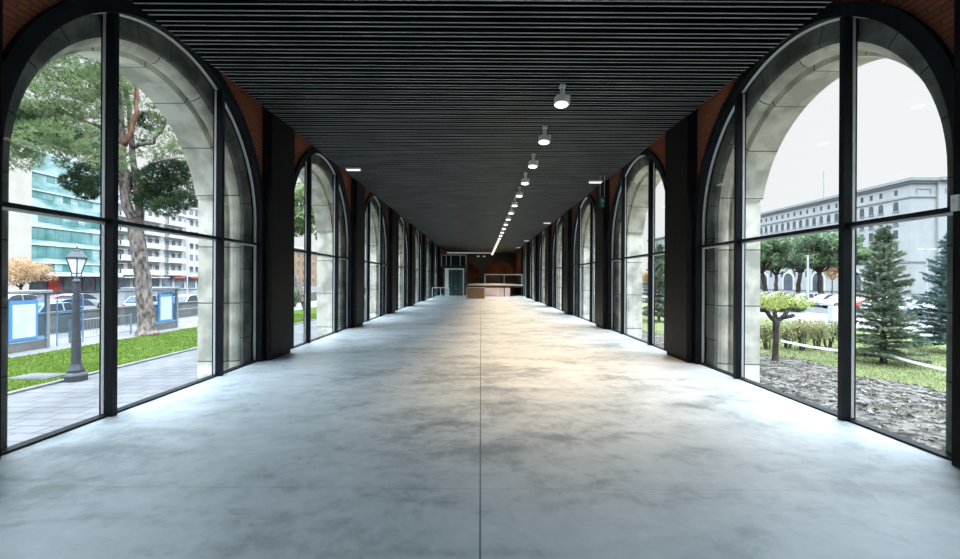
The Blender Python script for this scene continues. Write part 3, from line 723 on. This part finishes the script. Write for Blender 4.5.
# ------------------------------------------------------------------ street furniture
M['iron'] = mat('dark_grey_iron', (.035,.04,.05), .45, .2, (.05,.055,.065), 6, 4)
M['lampglass'] = mat('frosted_lamp_glass', (.72,.73,.74), .25)
lp = empty('street_lamp', (-11.08, 12.1, G)); tag(lp, 'old style iron street lamp with glass lantern on the left kerb', 'street lamp')
m = MB(); m.lathe([(.26,0),(.26,.16),(.235,.20),(.20,.23),(.20,.30),(.17,.36),(.135,.44),(.125,.47)], 8, ph=PI/8); m.build('base', M['iron'], lp)
m = MB(); m.lathe([(.115,.45),(.11,.5),(.105,1.1),(.11,1.12),(.10,1.16),(.075,2.4),(.065,2.68),(.09,2.70),(.09,2.74),(.055,2.80),(.045,2.86)], 14); m.build('pole', M['iron'], lp, smooth=False)
m = MB(); m.lathe([(.09,2.95),(.20,3.36)], 4, ph=PI/4); m.build('lantern_glass', M['lampglass'], lp)
m = MB()
for k in range(4):
    a = PI/4 + k*PI/2; m.tube([(math.cos(a)*.095, math.sin(a)*.095, 2.93), (math.cos(a)*.212, math.sin(a)*.212, 3.37)], .014, 5)
    m.tube([(math.cos(a)*.04, math.sin(a)*.04, 2.80), (math.cos(a)*.11, math.sin(a)*.11, 2.9), (math.cos(a)*.095, math.sin(a)*.095, 2.96)], .012, 5)
    b = a + PI/2; m.tube([(math.cos(a)*.212, math.sin(a)*.212, 3.36), (math.cos(b)*.212, math.sin(b)*.212, 3.36)], .016, 5); m.tube([(math.cos(a)*.097, math.sin(a)*.097, 2.95), (math.cos(b)*.097, math.sin(b)*.097, 2.95)], .012, 5)
m.build('lantern_frame', M['iron'], lp)
m = MB(); m.lathe([(.235,3.37),(.235,3.39),(.13,3.53),(.09,3.55)], 4, ph=PI/4); m.lathe([(.075,3.54),(.075,3.58),(.03,3.61),(.035,3.64),(.008,3.70)], 8); m.build('lantern_cap', M['iron'], lp)

M['shelterblue'] = mat('blue_frame_paint', (.07,.19,.36), .4)
M['poster'] = mat('pale_map_sheet', (.36,.43,.41), .5, 0, (.46,.49,.475), 3, 6)
M['shelterglass'] = glassmat('shelter_glass', (.80,.87,.92), 1.5, .6)
M['shelterpost'] = mat('shelter_grey_metal', (.20,.22,.25), .4, .3)
def shelter(y0, y1, label):
    c = empty('bus_shelter', (-17.3, (y0+y1)/2, G)); tag(c, label, 'bus shelter', 'bus shelters along the street'); h = (y1-y0)/2
    m = MB(); m.box(-1.25, .15, -h-.1, h+.1, 2.2, 2.32); m.build('roof', M['shelterpost'], c, bevel=.02)
    for yy in (-h, h):
        m = MB(); m.box(-.06, .06, yy-.06, yy+.06, 0, 2.2); m.build('post', M['shelterpost'], c)
        m = MB(); m.box(-1.1, -.06, yy-.01, yy+.01, .3, 2.1); m.build('end_glass', M['shelterglass'], c)
    m = MB(); m.box(-.01, .01, -h+.06, h-.06, .25, 2.1); m.build('back_glass', M['shelterglass'], c)
    m = MB(); m.box(-.03, .03, -h+.06, h-.06, .0, .36); m.build('kick_panel', M['concwall'], c)
    m = MB(); m.box(-.55, -.15, -h+.3, h-1.0, .42, .47); m.box(-.4, -.3, -h+.4, -h+.46, 0, .42); m.box(-.4, -.3, h-1.2, h-1.14, 0, .42); m.build('bench', M['shelterpost'], c)
    yp = h-.88
    fr = MB(); fr.box(.01, .10, yp-.62, yp+.42, .45, 1.95); pf = fr.build('poster_frame', M['shelterblue'], c)
    q = MB(); q.box(.10, .11, yp-.52, yp+.32, .55, 1.80); q.build('poster', M['poster'], pf)
    q = MB(); q.box(.02, .07, -h+.06, h-.06, .40, .45); q.box(.02, .07, -h+.06, h-.06, 1.40, 1.43); q.build('rail', M['shelterblue'], c)
shelter(13.0, 17.6, 'bus shelter with blue framed map panel by the left window edge')
shelter(22.8, 25.1, 'further bus shelter with blue framed panel right of the pine trunk')
def railing(y0, y1, x, label):
    c = empty('railing', (x, y0, G)); tag(c, label, 'railing', 'pavement railings'); L = y1-y0
    m = MB(); m.tube([(0,0,.95),(0,L,.95)], .025, 6); m.tube([(0,0,.15),(0,L,.15)], .02, 6); m.build('rail', M['shelterpost'], c)
    n = int(L/.16); m = MB()
    for k in range(n+1): m.tube([(0,L*k/n,.15),(0,L*k/n,.95)], .008, 4)
    m.build('bars', M['shelterpost'], c)
    for k in (0, .5, 1):
        m = MB(); m.box(-.03,.03,L*k-.03,L*k+.03,0,1.02); m.build('post', M['shelterpost'], c)
railing(18.9, 22.2, -17.6, 'grey pavement railing left of the pine trunk'); railing(25.8, 32, -17.9, 'grey pavement railing beyond the further bus shelter')
gp = empty('glass_sign_frame', (-17.3, 18.6, G)); tag(gp, 'blue framed clear panel standing beside the nearer bus shelter', 'sign panel')
m = MB(); m.box(-.02,.02,-.6,-.575,0,2.0); m.box(-.02,.02,.575,.6,0,2.0); m.box(-.02,.02,-.6,.6,1.98,2.0); m.box(-.02,.02,-.6,.6,1.35,1.375); m.build('frame', M['shelterblue'], gp)
m = MB(); m.box(-.008,.008,-.55,.55,.3,2.05); m.build('clear_panel', M['shelterglass'], gp)
m = MB()
y = 14.0
while y < 90:
    m.box(-21.55, -21.3, y, y+2.98, G-.1, G+1.0); m.box(-21.6, -21.25, y, y+2.98, G+1.0, G+1.1); y += 3
tag(m.build('parapet', M['concwall']), 'grey concrete parapet wall between pavement and carriageway', 'parapet', kind='structure')
M['palepole'] = mat('pale_pole_paint', (.34,.35,.365), .4)
def tall_lamp(px, d, h, label, arms=2, r=.10):
    c = empty('street_light', ((px-480.5)/F*d, d, G)); tag(c, label, 'street light', 'tall street lights')
    m = MB(); m.tube([(0,0,0),(0,0,.8),(0,0,.82),(0,0,h)], [r*1.5,r*1.5,r,r*.6], 8); m.build('pole', M['palepole'], c)
    for k in range(arms):
        sg = 1 if k else -1
        m = MB(); m.tube([(0,0,h-.05),(sg*.5,0,h+.12),(sg*1.0,0,h+.12)], r*.5, 6); am = m.build('arm', M['palepole'], c)
        m = MB(); m.lathe([(.05,.0),(.16,-.06),(.18,-.12),(.05,-.15)], 8, (sg*1.1,0,h+.17)); m.build('lamp_head', M['palepole'], am)
tall_lamp(808, 46, 5.6, 'pale street light post between the stone pines', 0, .13)
tall_lamp(927, 60, 7.2, 'pale street light with two heads right of the fir tree', 2)
tall_lamp(187.5, 62, 8.5, 'thin pale street light before the white apartment block', 1, .09)
m = empty('utility_box', ((835-480.5)/F*30, 30, G)); tag(m, 'pale grey utility box on the path by the wide mullion', 'utility box')
k = MB(); k.box(-.3,.3,-.2,.2,.08,1.15); k.build('cabinet', M['palepole'], m, bevel=.02); k = MB(); k.box(-.33,.33,-.23,.23,0,.08); k.build('base', M['concwall'], m); k = MB(); k.box(-.27,.27,-.21,-.2,.2,1.05); k.build('door', mat('pale_blue_grey', (.55,.62,.66), .4), m)

# ------------------------------------------------------------------ cars
M['carglass'] = mat('car_glass', (.03,.04,.05), .08)
M['tyre'] = mat('tyre', (.02,.02,.02), .8); M['rim'] = mat('wheel_rim', (.45,.46,.48), .3, .6)
M['red_light'] = mat('tail_light', (.5,.02,.02), .3); M['headlight'] = mat('head_light', (.75,.78,.8), .15)
PAINT = {}
def make_car(paint):
    root = empty('car', (0,0,0)); hw = .87
    def loft(mb, secs):
        """secs: (y, list of (halfwidth, z)) mirrored rings"""
        n = len(secs[0][1]); ring = 2*n; vs = []; fs = []
        for y, pr in secs: vs += [(-a, y, z) for a, z in pr] + [(a, y, z) for a, z in reversed(pr)]
        for i in range(len(secs)-1):
            for k in range(ring): fs.append((i*ring+k, i*ring+(k+1)%ring, (i+1)*ring+(k+1)%ring, (i+1)*ring+k))
        fs.append(tuple(range(ring))[::-1]); fs.append(tuple((len(secs)-1)*ring+k for k in range(ring))); mb.add(vs, fs)
    b = MB()
    S = []
    for y, zb, zt, k in ((-2.12,.38,.62,.78),(-2.05,.28,.86,.90),(-1.75,.24,.94,.98),(-1.0,.22,.97,1),(.6,.22,.95,1),(1.0,.22,.92,.99),(1.7,.24,.82,.96),(2.02,.28,.70,.88),(2.12,.36,.56,.76)):
        S.append((y, [(hw*k*.93, zb), (hw*k, zb+.16), (hw*k, zb+(zt-zb)*.62), (hw*k*.93, zt)]))
    loft(b, S); b.build('body', paint, root, smooth=False, bevel=.03)
    c = MB(); Q = []
    for y, zt, k in ((-1.92,.95,.86),(-1.45,1.38,.74),(-.9,1.47,.72),(.1,1.47,.72),(.55,1.36,.74),(1.12,.93,.86)): Q.append((y, [(hw*.90, .90), (hw*k, zt)]))
    loft(c, Q); c.build('window_band', M['carglass'], root)
    r = MB(); Q = []
    for y, zt, k in ((-1.42,1.40,.73),(-.9,1.485,.71),(.1,1.485,.71),(.5,1.39,.73)): Q.append((y, [(hw*k, zt-.05), (hw*k*.96, zt)]))
    loft(r, Q)
    for sg in (-1, 1):
        r.tube([(sg*hw*.86,-1.93,.93),(sg*hw*.75,-1.43,1.39)], .05, 6); r.tube([(sg*hw*.74,.52,1.38),(sg*hw*.87,1.12,.93)], .035, 6); r.tube([(sg*hw*.90,-.35,.93),(sg*hw*.735,-.35,1.45)], .035, 6)
    r.build('roof', paint, root)
    for sx in (-1, 1):
        for yy in (-1.32, 1.32):
            t = MB(); n = 16; vs = []; fs = []
            for x in (-.1, .1):
                for k in range(n): vs.append((x, math.cos(2*PI*k/n)*.31, math.sin(2*PI*k/n)*.31))
            for k in range(n): fs.append((k, (k+1)%n, n+(k+1)%n, n+k))
            fs += [tuple(range(n))[::-1], tuple(range(n, 2*n))]; t.add(vs, fs); wl = t.build('wheel', M['tyre'], root); wl.location = (sx*.78, yy, .31)
            t = MB(); t.add([(sx*.105, math.cos(2*PI*k/n)*.2, math.sin(2*PI*k/n)*.2) for k in range(n)], [tuple(range(n))]); t.build('hub_cap', M['rim'], wl)
    for sx in (-1, 1):
        t = MB(); t.box(sx*.55, sx*.78, -2.12, -2.03, .62, .78); t.build('tail_light', M['red_light'], root)
        t = MB(); t.box(sx*.50, sx*.76, 1.98, 2.08, .52, .66); t.build('head_light', M['headlight'], root)
    return root
CARS = {}
def car(color, rgb, x, y, rz, label, grp):
    if color not in CARS:
        CARS[color] = o = make_car(mat(color+'_car_paint', rgb, .25, .0, spec=.6))
    else: o = copy_tree(CARS[color])
    o.location = (x, y, G-.12); o.rotation_euler = (0, 0, rz); tag(o, label, 'car', grp)
for a in (('white', (.46,.465,.47), -24.6, 25.6, 0, 'white car just behind the parapet beside the street lamp'), ('silver', (.25,.26,.27), -28.2, 29.5, PI, 'silver car in the second lane behind the street lamp'),
          ('white', 0, -31.8, 26.0, 0, 'white car in the third lane left of the street lamp'), ('red', (.45,.04,.03), -33.5, 34.5, PI, 'red car far across the carriageway'),
          ('white', 0, -28.0, 37.5, 0, 'white car left of the pine trunk behind the railing'), ('dark', (.04,.05,.06), -31.5, 44, 0, 'dark car beyond the pine trunk'),
          ('white', 0, -25.2, 38.5, 0, 'white car right of the pine trunk behind the parapet'), ('silver', 0, -28.4, 46, PI, 'silver car right of the further bus shelter'),
          ('blue', (.05,.16,.36), -33, 53, 0, 'blue car under the white apartment block'), ('white', 0, -36, 58, PI, 'distant white car before the shops of the apartment block'),
          ('silver', 0, -36.5, 40, 0, 'silver car passing before the teal office block'), ('white', 0, -39, 36.5, PI, 'white car parked by the teal office block')):
    car(*a, 'cars in the street on the left')
nmR = [('white', 'white car parked beyond the bluish fir at the right window edge'), ('silver', 'silver car parked between the two firs'), ('white', 'white car parked behind the fir near the tall street light'),
       ('red', 'red car parked behind the dark green fir'), ('white', 'white car showing left of the dark green fir'), ('silver', 'silver car half behind the wide mullion'), ('white', 'white car just left of the wide mullion'),
       ('dark', 'dark car among the white cars under the pines'), ('white', 'white car below the pale street light'), ('silver', 'silver car between the pale street light and the pine trunk'), ('white', 'white car under the second stone pine'),
       ('white', 'white car under the pine next to the arch jamb')]
for k, (colr, lab) in enumerate(nmR):
    car(colr, (.45,.04,.03), 40 + .4*(k % 2), 38 + 2.65*k, PI/2, lab, 'cars parked under the pines')

# ------------------------------------------------------------------ buildings across the street
M['whitefacade'] = mat('white_render', (.42,.415,.405), .8, 0, (.48,.475,.465), .4, 4)
M['cream'] = mat('cream_stone', (.38,.345,.295), .8, 0, (.43,.395,.345), .4, 4)
M['darkwin'] = mat('dark_window', (.06,.08,.09), .12, 0, (.16,.19,.21), .35, 2)
M['tealglass'] = mat('teal_curtain_glass', (.07,.19,.18), .12, 0, (.40,.49,.48), .16, 8, (1,1,2.6), spec=.35)  # pale and dark blotches paint reflections into the glass colour
M['tealdark'] = mat('teal_dark_glass', (.035,.13,.12), .12, 0, (.14,.27,.26), .3, 3)
M['roller'] = mat('pale_awning', (.46,.45,.42), .8)
XB = -75
tb = empty('office_building', (XB, 78.0, G)); tag(tb, 'teal glass office block across the street behind the pine', 'building')
m = MB(); m.box(-20, 0, -5.2, 11.8, 3.6, 24); m.build('glass_wall', M['tealglass'], tb)
r = random.Random(5)
for k in range(6):
    z = 5.2 + k*3.05; m = MB(); m.box(0, .25, -5.2, 11.8, z, z+.22); m.build('floor_band', mat('pale_band', (.42,.48,.48), .5) if k == 0 else bpy.data.materials['pale_band'], tb)
    m = MB()
    for c in range(11):
        if r.random() < (.9 if k < 4 else .35): m.box(0, .06, -5.0+c*1.5, -5.0+c*1.5+1.45, z-(2.1 if k < 4 else 1.2), z-.05)
    m.build('window_row', M['tealdark'], tb)
m = MB(); m.box(-18, -1, -5.2, 11.8, 24, 25.2); m.build('roof', M['whitefacade'], tb)
m = MB(); m.box(-.2, 2.2, -5.0, 11.6, 3.0, 3.7); m.build('canopy', M['whitefacade'], tb)
m = MB(); m.box(-20, -1, -5.2, 11.8, 0, 3.4); sf = m.build('shop_front', mat('shop_purple_grey', (.12,.10,.16), .5, 0, (.28,.24,.30), .5, 3), tb)
for c, (y, wd, mt) in enumerate(((-4.2,2.6,'darkwin'),(-.8,2.2,'redsign'),(2.2,3.0,'darkwin'),(6.0,2.0,'darkwin'),(8.8,2.6,'tealdark'))):
    if mt == 'redsign' and mt not in M: M[mt] = mat('red_fascia', (.55,.07,.06), .5)
    m = MB(); m.box(-1, -.85, y, y+wd, .3, 2.8); m.build('shop_window', M[mt], sf)
cb = empty('office_building', (XB, 71, G)); tag(cb, 'cream stone block at the left window edge beside the teal block', 'building')
m = MB(); m.box(-20, .8, -2.2, 1.7, 0, 24); m.build('wall', M['cream'], cb)
m = MB(); m.box(-20, .3, -8, -2.2, 0, 22); m.build('wing', mat('blue_grey_cladding', (.30,.38,.46), .4, 0, (.42,.50,.58), .4, 3), cb)
for k in range(6):
    m = MB(); m.box(.3, .4, -7.6, -2.5, 3.5+k*3.1, 5.4+k*3.1); m.build('window', M['darkwin'], cb)
# white apartment block with balconies
ab = empty('apartment_block', (XB, 91.5, G)); tag(ab, 'white apartment block with rows of balconies and a corner turret', 'building')
m = MB(); m.box(-22, 0, -1.5, 34, 0, 18.2); m.build('wall', M['whitefacade'], ab)
m = MB(); m.box(-22, .35, -1.5, 19.6, 18.2, 18.75); m.box(-22, .55, 20.6, 34, 18.2, 18.9); m.build('cornice', M['whitefacade'], ab)
m = MB(); m.box(-20, -2.5, 0, 18.5, 18.2, 21.0); at_ = m.build('attic', M['whitefacade'], ab)
for c in range(6):
    m = MB(); m.box(-2.5, -2.42, 1+c*2.9, 2.8+c*2.9, 18.9, 20.5); m.build('window', M['darkwin'], at_)
m = MB(); m.box(-.05, .05, 19.6, 20.6, 2.8, 18.4); m.build('recess', mat('grey_recess', (.28,.28,.27), .8), ab)
m = MB(); m.lathe([(4.6,0),(4.6,2.6),(5.0,2.7),(5.0,3.0),(3.4,3.0),(3.4,5.4),(3.7,5.5),(3.7,5.8),(2.0,6.4),(.2,6.6)], 20, (-4.6, 26.5, 18.2)); tu = m.build('turret', M['whitefacade'], ab)
m = MB()
for k in range(20):
    a = 2*PI*k/20; x, y = -4.6+math.cos(a)*4.62, 26.5+math.sin(a)*4.62
    m.box(x-.25, x+.25, y-.4, y+.4, 18.7, 20.4)
m.build('window_ring', M['darkwin'], tu)
m = MB()
for k in range(28):
    a = 2*PI*k/28; m.tube([(-4.6+math.cos(a)*4.7, 26.5+math.sin(a)*4.7, 21.2), (-4.6+math.cos(a)*4.7, 26.5+math.sin(a)*4.7, 22.2)], .05, 4)
m.lathe([(4.75,22.15),(4.75,22.25)], 28, (-4.6, 26.5, 0)); m.build('turret_railing', M['palepole'], tu)
for fl in range(5):
    z = 3.6 + fl*3.0
    for bay, (ya, yb) in enumerate(((-1.2,4.0),(5.0,11.5),(12.5,19.2),(21.4,26.0),(27.5,33.2))):
        if bay < 3:
            m = MB(); m.box(0, 1.15, ya, yb, z-.18, z); m.box(1.0, 1.15, ya, yb, z, z+1.0); m.box(0, 1.15, ya, ya+.12, z, z+1.0); m.box(0, 1.15, yb-.12, yb, z, z+1.0); m.build('balcony', M['whitefacade'], ab)
        nw = max(2, int((yb-ya)/2.1)); wd = (yb-ya)/nw
        for c in range(nw):
            y = ya + c*wd + wd*.22; m = MB(); m.box(0, .07, y, y+wd*.58, z+.35+(.4 if bay > 2 else 0), z+2.35); fr = m.build('window_frame', M['whitefacade'], ab)
            m = MB(); m.box(.07, .1, y+.08, y+wd*.58-.08, z+.42+(.4 if bay > 2 else 0), z+2.28); m.build('pane', M['darkwin'], fr)
            if r.random() < .4: m = MB(); m.box(.1, .8, y-.1, y+wd*.58+.1, z+2.1, z+2.2); m.build('awning', M['roller'], fr)
for c in range(8):
    m = MB(); m.box(0, .08, -.8+c*4.3, 2.6+c*4.3, .3, 2.7); m.build('shop_window', M['darkwin'], ab)
m = MB(); m.box(0, 1.0, 14, 33, 2.7, 3.15); m.build('shop_fascia', mat('dark_fascia', (.03,.03,.035), .5), ab)
for y in (15, 21, 27): 
    m = MB(); m.box(1.0, 1.08, y, y+3.6, 2.75, 3.12); m.build('red_sign', M['redsign'], ab)
m = MB(); m.box(-.1, 2.0, -1.2, 12, 2.8, 3.0); m.build('awning', M['roller'], ab)
ob = empty('brick_block', (XB, 175, G)); tag(ob, 'low orange brick block far up the street on the left', 'building')
m = MB(); m.box(-20, 0, -40, 50, 0, 15); m.build('wall', mat('orange_brick', (.25,.16,.10), .8, 0, (.30,.20,.13), .3, 4), ob)
for fl in range(4):
    for c in range(16):
        m = MB(); m.box(0, .1, -38+c*5.4, -36+c*5.4, 1.2+fl*3.5, 3.0+fl*3.5); m.build('window', M['darkwin'], ob)
m = MB(); m.box(-21, .6, -41, 51, 15, 15.6); m.build('cornice', M['whitefacade'], ob)
gb = empty('grey_block', (XB, 133, G)); tag(gb, 'pale grey block between the apartment block and the brick block', 'building')
m = MB(); m.box(-20, -1, -6.5, 0.5, 0, 20); m.build('wall', M['roller'], gb)
for fl in range(5):
    for c in range(3):
        m = MB(); m.box(-1, -.9, -5.8+c*2.2, -4.4+c*2.2, 2+fl*3.4, 4+fl*3.4); m.build('window', M['darkwin'], gb)

# long ministry-like stone building on the right
M['palestone'] = mat('pale_facade_stone', (.29,.297,.29), .85, 0, (.335,.342,.335), .25, 6)
M['facadewin'] = mat('facade_window', (.035,.045,.055), .2, 0, (.07,.085,.10), .3, 2)
M['cornicegrey'] = mat('cornice_grey', (.22,.235,.24), .8)
XM, YM = 103.0, 105.4
mb_ = empty('stone_building', (XM, YM, G)); tag(mb_, 'long pale stone building with rows of small windows beyond the pines', 'building')
m = MB(); m.box(0, 30, 0, 165, 0, 27.0); m.box(6.0, 60, -.6, 20, 0, 27.0); m.build('wall', M['palestone'], mb_)
m = MB(); m.box(-.9, 31, -.9, 165, 27.0, 27.7); m.box(6, 60, -1.5, 20, 27.0, 27.8); m.box(-.5, 30, -.5, 165, 26.5, 27.0); m.build('cornice', M['cornicegrey'], mb_)
m = MB(); m.box(4, 28, 4, 163, 27.7, 27.9); m.box(8, 40, 2, 18, 27.8, 28.0); m.build('roof', M['cornicegrey'], mb_)
m = MB(); m.box(-.25, 30, -.25, 165, 23.1, 23.45); m.box(-.2, 30, -.2, 165, 7.5, 7.9); m.build('string_course', M['cornicegrey'], mb_)
m = MB(); m.tube([(12, 42.3, 27), (12, 42.3, 40)], .12, 6); m.build('mast', M['cornicegrey'], mb_)
ys = [109.2, 113.3, 116.1] + [118.9 + 2.85*k for k in range(50)]
def winshape(mb, y, z, wd, h, arched, x=-.06, d=.12):
    mb.box(x, x+d, y-wd/2, y+wd/2, z, z+h)
    if arched:
        n = 8; vs = [(x, y + wd/2*math.cos(PI*k/n), z+h+wd/2*math.sin(PI*k/n)) for k in range(n+1)] + [(x+d, y + wd/2*math.cos(PI*k/n), z+h+wd/2*math.sin(PI*k/n)) for k in range(n+1)]
        mb.add(vs, [tuple(range(n+1))[::-1]] + [(k, k+1, n+2+k, n+1+k) for k in range(n)])
rest = MB()
for ri, (z, wd, h, ar) in enumerate(((24.2, .8, 1.3, 0), (20.3, 1.3, 1.7, 1), (16.9, 1.2, 2.1, 0), (13.5, 1.2, 2.1, 0), (10.2, 1.2, 2.1, 0), (4.2, 1.3, 2.0, 0))):
    for c, y in enumerate(ys):
        if c < 19 and ri < 5:
            q = MB(); winshape(q, y-YM, z+1.2-1.2, wd, h, ar); wi = q.build('window', M['facadewin'], mb_)
            if ri in (1, 2): q = MB(); q.box(-.22, 0, y-YM-wd/2-.2, y-YM+wd/2+.2, z-.22, z); q.build('sill', M['cornicegrey'], wi)
        else: winshape(rest, y-YM, z, wd, h, ar)
tag(rest.build('window', M['facadewin'], mb_), kind='stuff')
for y, wd, h in ((147, 4.2, 3.4), (160, 4.2, 3.4), (173, 4.2, 3.4), (134, 4.2, 3.4), (121, 4.2, 3.4)):
    q = MB(); winshape(q, y-YM, 0, wd+1.6, h, 1, -.2, .2); ar = q.build('arch_surround', M['whitefacade'], mb_); q = MB(); winshape(q, y-YM, 0, wd, h, 1, -.3, .12); q.build('arch_opening', M['facadewin'], ar)
for z, h in ((20.8, .25),):
    q = MB()
    for x0 in (1.2, 7.6): q.box(x0, x0+3.6, -.75 if x0 > 6 else -.12, 0, z+4.2, z+4.45); q.box(x0, x0+.2, -.75 if x0 > 6 else -.12, 0, z+3.2, z+4.2); q.box(x0+3.4, x0+3.6, -.75 if x0 > 6 else -.12, 0, z+3.2, z+4.2)
    q.build('relief_band', M['cornicegrey'], mb_)
